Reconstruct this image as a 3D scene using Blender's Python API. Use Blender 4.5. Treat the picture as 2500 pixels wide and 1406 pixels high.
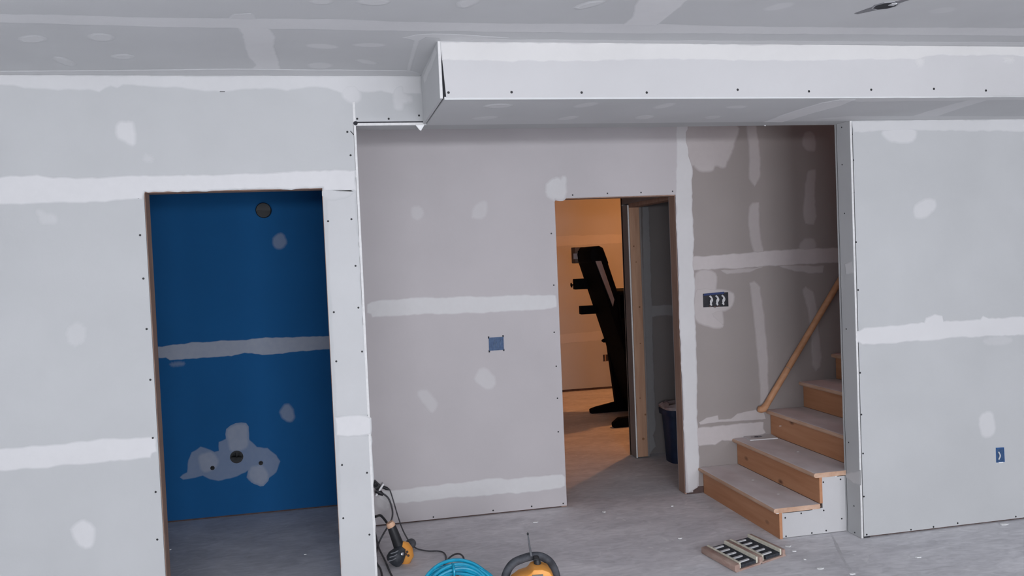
import bpy, bmesh, math, random
from mathutils import Vector, Matrix
random.seed(7)
scn = bpy.context.scene
for o in list(bpy.data.objects): bpy.data.objects.remove(o)
COL = scn.collection
PI = math.pi

# ------------------------------------------------------------------ camera
F_PX = 2116.464
CAM = Vector((-0.1619, -4.4269, 1.6975))
yaw, pitch, roll = 0.2059, -0.0348, -0.0421
fw = Vector((math.sin(yaw)*math.cos(pitch), math.cos(yaw)*math.cos(pitch), math.sin(pitch)))
r0 = Vector((math.cos(yaw), -math.sin(yaw), 0)); u0 = r0.cross(fw)
RT = math.cos(roll)*r0 + math.sin(roll)*u0
UP = -math.sin(roll)*r0 + math.cos(roll)*u0
cd = bpy.data.cameras.new('camera'); cam = bpy.data.objects.new('camera', cd); COL.objects.link(cam)
mw = Matrix((RT, UP, -fw)).transposed().to_4x4(); mw.translation = CAM
cam.matrix_world = mw
cd.sensor_width = 36; cd.lens = 36*F_PX/2500; cd.clip_start = .05
scn.camera = cam

def at(px, py, ax, v):
    """point of a real plane (x, y or z = v) measured in the photograph"""
    d = fw*F_PX + RT*(px-1250) - UP*(py-703)
    i = 'xyz'.index(ax); t = (v-CAM[i])/d[i]
    return CAM + d*t

# ------------------------------------------------------------------ world, lights, exposure
w = bpy.data.worlds.new('world'); scn.world = w; w.use_nodes = True
w.node_tree.nodes['Background'].inputs[0].default_value = (.62, .74, .9, 1)
w.node_tree.nodes['Background'].inputs[1].default_value = 1.0
scn.view_settings.view_transform = 'Standard'; scn.view_settings.look = 'None'
scn.view_settings.gamma = 1; scn.view_settings.use_curve_mapping = False
scn.view_settings.exposure = -0.93

def area(name, loc, rot, sx, sy, power, col):
    l = bpy.data.lights.new(name, 'AREA'); l.shape = 'RECTANGLE'; l.size = sx; l.size_y = sy
    l.energy = power; l.color = col
    o = bpy.data.objects.new(name, l); COL.objects.link(o); o.location = loc; o.rotation_euler = rot
    return o
def point(name, loc, power, col, rad=.06):
    l = bpy.data.lights.new(name, 'POINT'); l.energy = power; l.color = col; l.shadow_soft_size = rad
    o = bpy.data.objects.new(name, l); COL.objects.link(o); o.location = loc
    return o
DAY = (.92, .94, 1.0)
YB = -8.6        # wall behind the camera
WINS = [(-2.8, -.7, 1.62, 2.07), (-.2, 2.2, .05, 2.07), (2.9, 5.3, 1.62, 2.07)]   # high basement windows, x0 x1 z0 z1
for i, (a, b, c, d) in enumerate(WINS):
    area('daylight', ((a+b)/2, YB-.16, (c+d)/2), (PI/2, 0, 0), b-a, d-c, (420 if c > 1 else 150)*(b-a)*(d-c), DAY)
SIDE = (-4.9, -1.9, .5, 2.2)   # window in the left side wall, y0 y1 z0 z1
area('daylight', (-3.56, (SIDE[0]+SIDE[1])/2, (SIDE[2]+SIDE[3])/2), (PI/2, 0, -PI/2), SIDE[1]-SIDE[0], SIDE[3]-SIDE[2], 18*3.6, DAY)
LAMP_BACK = point('back_room_bulb', (3.75, 4.15, 2.3), 135, (1, .37, .11), .05)
LAMP_UP = point('upstairs_bulb', (4.9, .65, 4.3), 26, (1, .26, .12), .08)

# ------------------------------------------------------------------ materials
def mat(name, base, rough=.8, metal=0.0, noise=0.0, scale=8.0, bump=0.0, bscale=60.0, stretch=(1,1,1), base2=None, detail=4, coat=0, spec=.3):
    m = bpy.data.materials.new(name); m.use_nodes = True
    nt = m.node_tree; N = nt.nodes; L = nt.links; b = N['Principled BSDF']
    b.inputs['Roughness'].default_value = rough; b.inputs['Metallic'].default_value = metal
    b.inputs['Specular IOR Level'].default_value = spec
    b.inputs['Base Color'].default_value = (*base, 1)
    tc = N.new('ShaderNodeTexCoord'); mp = N.new('ShaderNodeMapping'); mp.inputs['Scale'].default_value = stretch
    L.new(tc.outputs['Object'], mp.inputs[0])
    if noise > 0 or base2:
        n = N.new('ShaderNodeTexNoise'); n.inputs['Scale'].default_value = scale; n.inputs['Detail'].default_value = detail
        L.new(mp.outputs[0], n.inputs[0])
        cr = N.new('ShaderNodeValToRGB'); L.new(n.outputs[0], cr.inputs[0])
        c2 = base2 or tuple(min(1, x*(1+noise)) for x in base); c1 = base if base2 else tuple(x*(1-noise) for x in base)
        cr.color_ramp.elements[0].position = .3; cr.color_ramp.elements[1].position = .7
        cr.color_ramp.elements[0].color = (*c1, 1); cr.color_ramp.elements[1].color = (*c2, 1)
        L.new(cr.outputs[0], b.inputs['Base Color'])
    if bump > 0:
        n2 = N.new('ShaderNodeTexNoise'); n2.inputs['Scale'].default_value = bscale; L.new(mp.outputs[0], n2.inputs[0])
        bp = N.new('ShaderNodeBump'); bp.inputs['Strength'].default_value = bump; bp.inputs['Distance'].default_value = .004
        L.new(n2.outputs[0], bp.inputs['Height']); L.new(bp.outputs[0], b.inputs['Normal'])
    return m

def drywall(name, paper, mud, var=.035):
    """board paper; the 'cov' attribute of a mesh says how thick joint compound lies on it"""
    m = bpy.data.materials.new(name); m.use_nodes = True
    nt = m.node_tree; N = nt.nodes; L = nt.links; b = N['Principled BSDF']
    b.inputs['Roughness'].default_value = .9; b.inputs['Specular IOR Level'].default_value = .15
    tc = N.new('ShaderNodeTexCoord')
    n = N.new('ShaderNodeTexNoise'); n.inputs['Scale'].default_value = 2.2; n.inputs['Detail'].default_value = 5
    L.new(tc.outputs['Object'], n.inputs[0])
    mr = N.new('ShaderNodeMapRange'); mr.inputs[1].default_value = .3; mr.inputs[2].default_value = .7
    mr.inputs[3].default_value = 1-var; mr.inputs[4].default_value = 1+var; L.new(n.outputs[0], mr.inputs[0])
    at_ = N.new('ShaderNodeAttribute'); at_.attribute_name = 'cov'
    n2 = N.new('ShaderNodeTexNoise'); n2.inputs['Scale'].default_value = 26; n2.inputs['Detail'].default_value = 4
    L.new(tc.outputs['Object'], n2.inputs[0])
    mr2 = N.new('ShaderNodeMapRange'); mr2.inputs[1].default_value = .3; mr2.inputs[2].default_value = .7
    mr2.inputs[3].default_value = .93; mr2.inputs[4].default_value = 1.04; L.new(n2.outputs[0], mr2.inputs[0])
    mu = N.new('ShaderNodeMath'); mu.operation = 'MULTIPLY'; mu.use_clamp = True
    L.new(at_.outputs['Fac'], mu.inputs[0]); L.new(mr2.outputs[0], mu.inputs[1])
    mx = N.new('ShaderNodeMix'); mx.data_type = 'RGBA'
    mx.inputs['A'].default_value = (*paper, 1); mx.inputs['B'].default_value = (*mud, 1)
    L.new(mu.outputs[0], mx.inputs['Factor'])
    vm = N.new('ShaderNodeVectorMath'); vm.operation = 'SCALE'
    L.new(mx.outputs['Result'], vm.inputs[0]); L.new(mr.outputs[0], vm.inputs['Scale'])
    L.new(vm.outputs[0], b.inputs['Base Color'])
    n3 = N.new('ShaderNodeTexNoise'); n3.inputs['Scale'].default_value = 90; L.new(tc.outputs['Object'], n3.inputs[0])
    bp = N.new('ShaderNodeBump'); bp.inputs['Strength'].default_value = .08; bp.inputs['Distance'].default_value = .003
    L.new(n3.outputs[0], bp.inputs['Height']); L.new(bp.outputs[0], b.inputs['Normal'])
    return m

MUD = (.59, .585, .59)
M_WALL = drywall('grey_drywall', (.45, .455, .46), MUD)
M_CEIL = drywall('ceiling_drywall', (.56, .565, .57), (.74, .735, .74))
M_ALC = drywall('bounce_tinted_drywall', (.46, .435, .445), MUD)  # grey board; pink tint puts the alcove's warm bounce light into the paper colour
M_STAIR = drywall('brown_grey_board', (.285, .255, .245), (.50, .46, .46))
M_SOF = drywall('soffit_drywall', (.49, .485, .49), (.585, .575, .565))
M_BLUE = drywall('blue_board', (.011, .092, .25), (.42, .43, .46))
M_EDGE = mat('board_edge', (.62, .615, .61), .9, noise=.06, scale=60)
M_DARK = mat('dark_gap', (.03, .03, .035), .9, noise=.3, scale=30)
M_SCREW = mat('screw_head', (.015, .015, .017), .5, noise=.2, scale=200)
M_STUD = mat('stud_wood', (.25, .155, .12), .8, base2=(.34, .23, .18), scale=5, stretch=(9, 9, .8), bump=.1)
M_STUDL = mat('stud_light', (.38, .215, .14), .8, base2=(.48, .30, .20), scale=4, stretch=(9, 9, .8), bump=.1)
M_PLATE = mat('bottom_plate', (.09, .06, .055), .9, noise=.25, scale=20)
M_TAPE = mat('edge_dust', (.62, .60, .58), .9, noise=.1, scale=40)

def wood_riser():
    m = mat('pine_riser', (.39, .175, .085), .6, base2=(.48, .24, .13), scale=3.0, stretch=(6, .7, 9), detail=6, bump=.05)
    nt = m.node_tree; N = nt.nodes; L = nt.links; b = N['Principled BSDF']
    src = b.inputs['Base Color'].links[0].from_socket
    tc = N.new('ShaderNodeTexCoord'); mp = N.new('ShaderNodeMapping'); mp.inputs['Scale'].default_value = (2.2, 2.2, 4.4)
    L.new(tc.outputs['Object'], mp.inputs[0])
    v = N.new('ShaderNodeTexVoronoi'); v.inputs['Scale'].default_value = 1.25; L.new(mp.outputs[0], v.inputs[0])
    mr = N.new('ShaderNodeMapRange'); mr.inputs[1].default_value = .05; mr.inputs[2].default_value = .12; L.new(v.outputs[0], mr.inputs[0])
    mx = N.new('ShaderNodeMix'); mx.data_type = 'RGBA'; mx.inputs['A'].default_value = (.13, .055, .03, 1)
    L.new(mr.outputs[0], mx.inputs['Factor']); L.new(src, mx.inputs['B']); L.new(mx.outputs['Result'], b.inputs['Base Color'])
    return m
M_RISER = wood_riser()
M_NOSE = mat('tread_nosing', (.44, .27, .18), .7, base2=(.56, .38, .28), scale=6, stretch=(4, .8, 4))
M_TREAD = mat('dusty_tread', (.56, .505, .50), .9, base2=(.72, .68, .685), scale=5, detail=8, stretch=(1, .6, 1), bump=.05)
M_RAIL = mat('rail_wood', (.40, .20, .10), .5, base2=(.52, .28, .16), scale=5, stretch=(.6, 5, 5))

def concrete():
    m = bpy.data.materials.new('concrete'); m.use_nodes = True
    nt = m.node_tree; N = nt.nodes; L = nt.links; b = N['Principled BSDF']
    b.inputs['Roughness'].default_value = .7; b.inputs['Specular IOR Level'].default_value = .25
    tc = N.new('ShaderNodeTexCoord')
    def noise(sc, det, st, dist=0):
        mp = N.new('ShaderNodeMapping'); mp.inputs['Scale'].default_value = st; L.new(tc.outputs['Object'], mp.inputs[0])
        n = N.new('ShaderNodeTexNoise'); n.inputs['Scale'].default_value = sc; n.inputs['Detail'].default_value = det
        n.inputs['Distortion'].default_value = dist; L.new(mp.outputs[0], n.inputs[0]); return n.outputs[0]
    def ramp(s, p0, c0, p1, c1):
        r = N.new('ShaderNodeValToRGB'); L.new(s, r.inputs[0]); e = r.color_ramp.elements
        e[0].position = p0; e[1].position = p1; e[0].color = (*c0, 1); e[1].color = (*c1, 1); return r.outputs[0]
    base = ramp(noise(1.6, 8, (1, 1.6, 1), 1.2), .35, (.60, .592, .62), .68, (.76, .75, .775))
    fine = ramp(noise(9, 10, (1, 2.2, 1), 1.5), .3, (.84, .84, .84), .72, (1.08, 1.08, 1.08))
    mx = N.new('ShaderNodeMix'); mx.data_type = 'RGBA'; mx.blend_type = 'MULTIPLY'; mx.inputs['Factor'].default_value = 1
    L.new(base, mx.inputs['A']); L.new(fine, mx.inputs['B'])
    dust = ramp(noise(6, 6, (1.4, 1, 1), 2.0), .66, (0, 0, 0), .80, (1, 1, 1))
    m2 = N.new('ShaderNodeMix'); m2.data_type = 'RGBA'; L.new(dust, m2.inputs['Factor'])
    L.new(mx.outputs['Result'], m2.inputs['A']); m2.inputs['B'].default_value = (.84, .84, .84, 1)
    L.new(m2.outputs['Result'], b.inputs['Base Color'])
    bp = N.new('ShaderNodeBump'); bp.inputs['Strength'].default_value = .12; bp.inputs['Distance'].default_value = .004
    L.new(noise(14, 8, (1, 1, 1)), bp.inputs['Height']); L.new(bp.outputs[0], b.inputs['Normal'])
    return m
M_FLOOR = concrete()
M_CRUMB = mat('gypsum_crumb', (.74, .74, .74), .9, noise=.06, scale=80)
M_BLACK = mat('black_plastic', (.02, .021, .024), .45, noise=.3, scale=30)
M_BLACKD = mat('dusty_black_rubber', (.06, .063, .072), .7, base2=(.16, .165, .18), scale=22, detail=6)
M_CAGE = mat('roll_cage_rubber', (.028, .030, .036), .7, base2=(.085, .09, .105), scale=24, detail=7)
M_BLACKH = mat('dusty_black_plastic', (.022, .026, .034), .5, base2=(.06, .065, .075), scale=26, detail=6)
M_TM = mat('treadmill_black', (.004, .004, .005), .8, noise=.3, scale=15, spec=.05)
M_TMG = mat('treadmill_side_rail', (.30, .26, .27), .5, noise=.1, scale=10)
M_TMP = mat('treadmill_cap', (.10, .07, .055), .6, noise=.15, scale=12)
M_YEL = mat('orange_yellow_plastic', (.74, .29, .045), .45, base2=(.80, .38, .09), scale=14)
M_SALM = mat('dusty_orange_plastic', (.62, .34, .20), .6, base2=(.70, .46, .32), scale=20)
M_CORD = mat('grey_black_cord', (.045, .045, .05), .6, base2=(.11, .11, .12), scale=30)
M_TEAL = mat('teal_jacket', (.0, .20, .34), .35, base2=(.005, .30, .46), scale=25, spec=.6)
M_METAL = mat('steel', (.35, .35, .37), .35, metal=.9, noise=.1, scale=40)
M_LCD = mat('lcd_screen', (.16, .17, .16), .25, noise=.06, scale=60)
M_WHITE = mat('white_plastic', (.72, .72, .73), .5, noise=.03, scale=30)
M_BOX = mat('blue_box', (.018, .05, .13), .5, base2=(.05, .10, .2), scale=50)
M_WIRE = mat('wire_white', (.55, .55, .56), .6, noise=.15, scale=60)
M_BIN = mat('navy_bin', (.012, .025, .065), .45, noise=.2, scale=12)
M_BAG = mat('bin_bag', (.30, .22, .22), .6, base2=(.50, .45, .46), scale=16)
M_TRAYW = mat('tray_wood', (.30, .19, .16), .8, base2=(.42, .31, .26), scale=12, stretch=(1, 1, 3))
M_TRAYL = mat('pale_bristle', (.52, .49, .40), .9, base2=(.68, .65, .55), scale=60)
M_INS = mat('black_bristle', (.02, .024, .032), .8, base2=(.05, .055, .065), scale=60, bump=.4, bscale=200)
M_PAPER = mat('paper', (.60, .585, .59), .8, noise=.03, scale=20)
M_INK = mat('ink', (.05, .05, .07), .7, noise=.1, scale=30)
M_PIPE = mat('dark_pipe', (.012, .013, .015), .5, noise=.2, scale=30)
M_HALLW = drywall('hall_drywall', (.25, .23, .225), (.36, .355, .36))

def glass():
    m = bpy.data.materials.new('window_glass'); m.use_nodes = True
    nt = m.node_tree; N = nt.nodes; L = nt.links; N.remove(N['Principled BSDF'])
    t = N.new('ShaderNodeBsdfTransparent'); g = N.new('ShaderNodeBsdfGlossy'); g.inputs['Roughness'].default_value = .02
    mx = N.new('ShaderNodeMixShader'); mx.inputs[0].default_value = .06
    L.new(t.outputs[0], mx.inputs[1]); L.new(g.outputs[0], mx.inputs[2]); L.new(mx.outputs[0], N['Material Output'].inputs[0])
    return m
M_GLASS = glass()

# ------------------------------------------------------------------ mesh helpers
class MB:
    def __init__(s): s.v = []; s.f = []; s.m = []
    def add(s, vs, fs, mi=0):
        k = len(s.v); s.v += [Vector(p) for p in vs]; s.f += [tuple(i+k for i in f) for f in fs]; s.m += [mi]*len(fs); return s
    def box(s, a, b, mi=0, R=None, c=None):
        x0, y0, z0 = a; x1, y1, z1 = b
        vs = [Vector(p) for p in ((x0,y0,z0),(x1,y0,z0),(x1,y1,z0),(x0,y1,z0),(x0,y0,z1),(x1,y0,z1),(x1,y1,z1),(x0,y1,z1))]
        if R: vs = [R @ p for p in vs]
        if c: vs = [p+Vector(c) for p in vs]
        return s.add(vs, [(0,3,2,1),(4,5,6,7),(0,1,5,4),(1,2,6,5),(2,3,7,6),(3,0,4,7)], mi)
    def prism(s, pts, vec, mi=0):
        """closed polygon pts swept by vec"""
        n = len(pts); P = [Vector(p) for p in pts]; Q = [p+Vector(vec) for p in P]
        return s.add(P+Q, [tuple(range(n))[::-1], tuple(range(n, 2*n))] + [(i, (i+1) % n, (i+1) % n+n, i+n) for i in range(n)], mi)
    def tube(s, path, r, n=8, mi=0, cap=True, rr=None):
        P = [Vector(p) for p in path]; rings = []; up = Vector((0, 0, 1))
        t0 = (P[1]-P[0]).normalized()
        a = t0.cross(up)
        if a.length < .05: a = t0.cross(Vector((1, 0, 0)))
        a.normalize(); k = len(s.v)
        for i, p in enumerate(P):
            t = (P[min(i+1, len(P)-1)]-P[max(i-1, 0)]).normalized()
            a = (a - t*a.dot(t)).normalized(); b = t.cross(a)
            ri = rr[i] if rr else r
            for j in range(n):
                an = 2*PI*j/n; s.v.append(p + (a*math.cos(an)+b*math.sin(an))*ri)
        for i in range(len(P)-1):
            for j in range(n):
                s.f.append((k+i*n+j, k+i*n+(j+1) % n, k+(i+1)*n+(j+1) % n, k+(i+1)*n+j)); s.m.append(mi)
        if cap:
            s.f.append(tuple(k+j for j in range(n))[::-1]); s.m.append(mi)
            s.f.append(tuple(k+(len(P)-1)*n+j for j in range(n))); s.m.append(mi)
        return s
    def lathe(s, prof, c, axis=(0, 0, 1), n=24, mi=0):
        """prof: (radius, height) along axis from c"""
        ax = Vector(axis).normalized(); c = Vector(c)
        return s.tube([c+ax*(h+i*1e-6) for i, (r, h) in enumerate(prof)], 0, n, mi, True, [max(r, 1e-4) for r, h in prof])
    def build(s, name, m, parent=None, bevel=0, smooth=False, kind=None, label=None, fix=True):
        me = bpy.data.meshes.new(name)
        off = Vector(parent.location) if parent is not None and parent.parent is None else Vector((0, 0, 0))
        if parent is not None and parent.parent is not None: off = Vector(parent.parent.location)+Vector(parent.location)
        me.from_pydata([tuple(p-off) for p in s.v], [], s.f)
        for mm in (m if isinstance(m, (list, tuple)) else [m]): me.materials.append(mm)
        me.polygons.foreach_set('material_index', s.m)
        bm = bmesh.new(); bm.from_mesh(me)
        if fix: bmesh.ops.recalc_face_normals(bm, faces=bm.faces)
        if bevel > 0:
            es = [e for e in bm.edges if len(e.link_faces) == 2 and e.calc_face_angle(0) > .6]
            bmesh.ops.bevel(bm, geom=es, offset=bevel, segments=2, profile=.5, affect='EDGES', clamp_overlap=True)
        bm.to_mesh(me); bm.free()
        if smooth:
            me.polygons.foreach_set('use_smooth', [True]*len(me.polygons))
            me.set_sharp_from_angle(angle=math.radians(40))
        o = bpy.data.objects.new(name, me); COL.objects.link(o)
        if parent is not None: o.parent = parent
        if kind: o['kind'] = kind
        if label: o['label'] = label
        return o

def thing(name, loc, label, cat, group=None):
    o = bpy.data.objects.new(name, None); COL.objects.link(o); o.location = loc; o.empty_display_size = .05
    o['label'] = label; o['category'] = cat
    if group: o['group'] = group
    return o
def tag(o, label, cat, group=None):
    o['label'] = label; o['category'] = cat
    if group: o['group'] = group
    return o
def smooth_path(P, sub=6):
    P = [Vector(p) for p in P]; out = []
    for i in range(len(P)-1):
        a, b, c, d = P[max(i-1, 0)], P[i], P[i+1], P[min(i+2, len(P)-1)]
        for k in range(sub):
            t = k/sub
            out.append(.5*((2*b)+(c-a)*t+(2*a-5*b+4*c-d)*t*t+(3*b-a-3*c+d)*t**3))
    out.append(P[-1]); return out

# -- plaster: joint compound raised on the boards
NRM = {'y': Vector((0, -1, 0)), 'z': Vector((0, 0, -1)), 'x': Vector((-1, 0, 0))}
layer = [0]
def mud(parent, m, ax, v, px, s=1.0, rag=.0035, feather=.010, name='joint_compound', h=None, s0=0.0):
    """a feathered skim of compound: px = its outline as measured on the photograph, on the plane ax = v"""
    pts = [at(x, y, ax, v) for x, y in px]
    if name == 'mud_patch':
        q = smooth_path(pts[-2:]+pts+pts[:2], 4); pts = q[8:-5]; feather = max(feather, .018)
    P = []
    for i, p in enumerate(pts):
        q = pts[(i+1) % len(pts)]; L = (q-p).length; n = max(1, int(L/.022))
        for k in range(n): P.append(p.lerp(q, k/n))
    N_ = NRM[ax]; n = len(P)
    area2 = sum((P[i].cross(P[(i+1) % n])) .dot(N_) for i in range(n))
    if area2 < 0: P.reverse()
    out = []
    for i in range(n):
        t = P[(i+1) % n]-P[i-1]
        if t.length < 1e-6: t = Vector((1, 0, 0)) if ax != 'x' else Vector((0, 1, 0))
        o = t.normalized().cross(N_); out.append(o)
    rnd = 0
    for i in range(n):
        rnd = rnd*.6+random.uniform(-1, 1)*rag
        P[i] = P[i]+out[i]*rnd
    layer[0] = (layer[0]+1) % 8
    hh = .0008+.0003*layer[0] if h is None else h
    inner = [p-out[i]*feather*.25+N_*hh for i, p in enumerate(P)]
    outer = [p+out[i]*feather*.75+N_*(.0003 if s0 == 0 else hh-.0006) for i, p in enumerate(P)]
    me = bpy.data.meshes.new(name)
    faces = [tuple(range(n))]+[(i, i+n, (i+1) % n+n, (i+1) % n) for i in range(n)]
    me.from_pydata([tuple(p) for p in inner+outer], [], faces)
    a = me.attributes.new('cov', 'FLOAT', 'POINT')
    a.data.foreach_set('value', [s]*n+[s0]*n)
    bm = bmesh.new(); bm.from_mesh(me)
    bmesh.ops.triangulate(bm, faces=[f for f in bm.faces if len(f.verts) > 4], ngon_method='EAR_CLIP')
    bm.to_mesh(me); bm.free()
    me.materials.append(m)
    o = bpy.data.objects.new(name, me); COL.objects.link(o); o.parent = parent
    return o
def ell(cx, cy, rx, ry, tilt=0, n=12):
    t = math.radians(tilt)
    return [(cx+rx*math.cos(2*PI*k/n)*math.cos(t)-ry*math.sin(2*PI*k/n)*math.sin(t),
             cy+rx*math.cos(2*PI*k/n)*math.sin(t)+ry*math.sin(2*PI*k/n)*math.cos(t)) for k in range(n)]
def screws(parent, ax, v, px, r=.0048):
    b = MB(); N_ = NRM[ax]
    for x, y in px:
        b.lathe([(r*1.15, .0002), (r, .0014), (r*.45, .0016), (r*.3, .0008)], at(x, y, ax, v), N_, 8)
    return b.build('screw_heads', M_SCREW, parent, kind='stuff')

# ================================================================== STRUCTURE
ZC, ZH, ZD = 2.640, 2.390, 2.086
XR, YA, YBL, YOR = 2.751, 1.192, 1.770, 5.974
XD1L, XD1R, XD2L, XD2R = -1.0146, -.1795, 1.3271, 2.1876
D = -.6917; XS = .3435
X0, X1 = -3.4, 7.0

def slab(name, pts, vec, m, parent=None, bevel=0):
    o = MB().prism(pts, vec).build(name, m, parent)
    if parent is None: o['kind'] = 'structure'
    return o

# floor
fl = MB().box((X0-.2, YB-.3, -.12), (X1+.2, 6.3, 0)).build('floor', M_FLOOR); fl['kind'] = 'structure'
# control joint / stain on the slab by the right wall
b = MB(); pp = [at(x, y, 'z', .0) for x, y in ((2028, 1302), (2040, 1325), (2052, 1352), (2066, 1378), (2085, 1402), (2100, 1425))]
for i in range(len(pp)-1):
    a_, c_ = pp[i], pp[i+1]; s_ = (c_-a_).normalized().cross(Vector((0, 0, 1)))*(.006+.003*(i % 2))
    b.add([a_-s_+Vector((0,0,.0006)), a_+s_+Vector((0,0,.0006)), c_+s_+Vector((0,0,.0006)), c_-s_+Vector((0,0,.0006))], [(0, 1, 2, 3)])
b.build('hairline_crack', mat('crack_dirt', (.56, .555, .575), .9, noise=.12, scale=20), fl)

# front wall, left part with the first door opening and the header over the alcove
FY = 0.0; TH = .13
g = .011
wl = slab('wall_left', [(X0, 0, g), (XD1L, 0, g), (XD1L, 0, ZD), (XD1R, 0, ZD-.002), (XD1R, 0, g), (-.013, 0, g), (-.013, 0, ZH+.020),
      (0, 0, ZH+.020), (XR+.0, 0, ZH+.020), (XR, 0, ZC), (X0, 0, ZC)], (0, TH, 0), M_WALL)
b = MB().box((X0, .014, 0), (XD1L-.002, TH-.014, .036)).box((XD1R+.002, .014, 0), (-.015, TH-.014, .036)); b.build('bottom_plate', M_PLATE, wl)
# rough opening lined with studs
for xa, xb in ((XD1L-.036, XD1L+.003), (XD1R-.003, XD1R+.036)):
    MB().box((xa, .0135, 0), (xb, TH-.012, ZD+.0)).build('jamb_stud', M_STUD, wl, bevel=.002)
MB().box((XD1L, .0135, ZD-.004), (XD1R, TH-.012, ZD+.036)).build('head_board', M_STUD, wl)
# return panels whose sawn edges show: post edge, strip below the header
MB().box((-.0115, -.001, 0.004), (.0, YA, ZC)).build('return_panel', M_EDGE, wl)
MB().box((.0008, -.0015, ZH), (XS-.001, -.0003, ZH+.0135)).build('header_panel', M_EDGE, wl)
MB().box((.001, .003, ZH+.0137), (XS, TH, ZH+.0205)).build('panel_gap', M_DARK, wl)
b = MB(); c = at(868, 301, 'y', 0)
b.lathe([(.008, -.001), (.011, .002), (.006, .004)], c, (0, -1, 0), 9); b.build('corner_hole', M_DARK, wl)
MB().box((.001, .0, ZH), (XR, TH+.012, ZH+.0135)).build('header_panel', M_WALL, wl)

# right part
wr = slab('wall_right', [(XR+.019, 0, g), (X1, 0, g), (X1, 0, ZC), (XR+.019, 0, ZC)], (0, TH, 0), M_WALL)
MB().box((XR+.0135, .006, 0), (XR+.06, TH-.003, ZC)).build('corner_stud', M_DARK, wr)
rp = MB().box((XR, -.0015, .002), (XR+.0125, TH+.004, ZC)).build('return_panel', [M_WALL], wr)
MB().box((XR+.0004, -.0022, .002), (XR+.0122, -.0014, ZC)).build('board_edge', M_EDGE, wr)
MB().box((XR+.02, .016, 0), (X1, TH-.014, .036)).build('bottom_plate', M_PLATE, wr)

# side walls and wall behind the camera with patio door and windows (daylight comes from there)
b = MB(); s0, s1, s2, s3 = SIDE
b.box((X0-.13, YB-.2, 0), (X0, s0, ZC+.05)).box((X0-.13, s1, 0), (X0, 6.1, ZC+.05)).box((X0-.13, s0, 0), (X0, s1, s2)).box((X0-.13, s0, s3), (X0, s1, ZC+.05))
o = b.build('wall_side_left', M_WALL); o['kind'] = 'structure'
wn = MB()
for q in ((s0, s2, s0+.05, s3), (s1-.05, s2, s1, s3), (s0, s2, s1, s2+.05), (s0, s3-.05, s1, s3), ((s0+s1)/2-.03, s2, (s0+s1)/2+.03, s3)):
    wn.box((X0-.10, q[0], q[1]), (X0-.03, q[2], q[3]))
wo = wn.build('window_4', M_WHITE); wo['kind'] = 'structure'
MB().box((X0-.07, s0+.04, s2+.04), (X0-.066, s1-.04, s3-.04)).build('pane', M_GLASS, wo)
slab('wall_side_right', [(X1, YB-.2, 0), (X1+.15, YB-.2, 0), (X1+.15, 6.1, 0), (X1, 6.1, 0)], (0, 0, 5.1), M_WALL)
b = MB(); xs = sorted(WINS)
cur = X0
for a_, b_, c_, d_ in xs:
    b.box((cur, YB-.13, 0), (a_, YB, ZC)); b.box((a_, YB-.13, d_), (b_, YB, ZC))
    if c_ > .06: b.box((a_, YB-.13, 0), (b_, YB, c_))
    cur = b_
b.box((cur, YB-.13, 0), (X1, YB, ZC))
o = b.build('wall_back', M_WALL); o['kind'] = 'structure'
for i, (a_, b_, c_, d_) in enumerate(xs):
    wn = MB()
    for q in ((a_, c_, a_+.05, d_), (b_-.05, c_, b_, d_), (a_, c_, b_, c_+.05), (a_, d_-.05, b_, d_), ((a_+b_)/2-.03, c_, (a_+b_)/2+.03, d_)):
        wn.box((q[0], YB-.10, q[1]), (q[2], YB-.03, q[3]))
    wo = wn.build('window_%d' % (i+1), M_WHITE); wo['kind'] = 'structure'
    MB().box((a_+.04, YB-.07, c_+.04), (b_-.04, YB-.066, d_-.04)).build('pane', M_GLASS, wo)

# ceilings
ce = slab('ceiling', [(X0-.1, YB-.2, ZC), (X1+.1, YB-.2, ZC), (X1+.1, .0, ZC), (X0-.1, .0, ZC)], (0, 0, .12), M_CEIL)
ca = slab('ceiling_alcove', [(X0, 0, ZC), (2.2, 0, ZC), (2.2, 1.33, ZC), (X0, 1.33, ZC)], (0, 0, .12), M_CEIL)
cb = slab('ceiling_rear', [(X0, 1.30, ZC+.0), (X1, 1.30, ZC), (X1, 6.1, ZC), (X0, 6.1, ZC)], (0, 0, .12), M_CEIL)

# soffit boxed out under the ceiling
so = MB().box((XS+.008, D+.014, ZH+.014), (X1, 0, ZC)).build('ceiling_soffit', M_DARK); so['kind'] = 'structure'
MB().prism([(XS+.021, D, ZH+.009), (X1, D, ZH+.006), (X1, D, ZC), (XS+.006, D, ZC)], (0, .0125, 0)).build('front_panel', M_SOF, so)
MB().prism([(XS+.013, D+.002, ZH), (X1, D+.002, ZH), (X1, .0, ZH), (XS+.011, .0, ZH)], (0, 0, .0125)).build('bottom_panel', M_SOF if 0 else M_CEIL, so)
MB().box((XS-.006, D+.003, ZH+.006), (XS+.0065, 0, ZC)).build('side_panel', M_CEIL, so)
MB().box((XS-.005, D+.0015, ZH+.008), (XS+.0055, D+.0035, ZC)).build('board_edge', M_EDGE, so)

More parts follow.
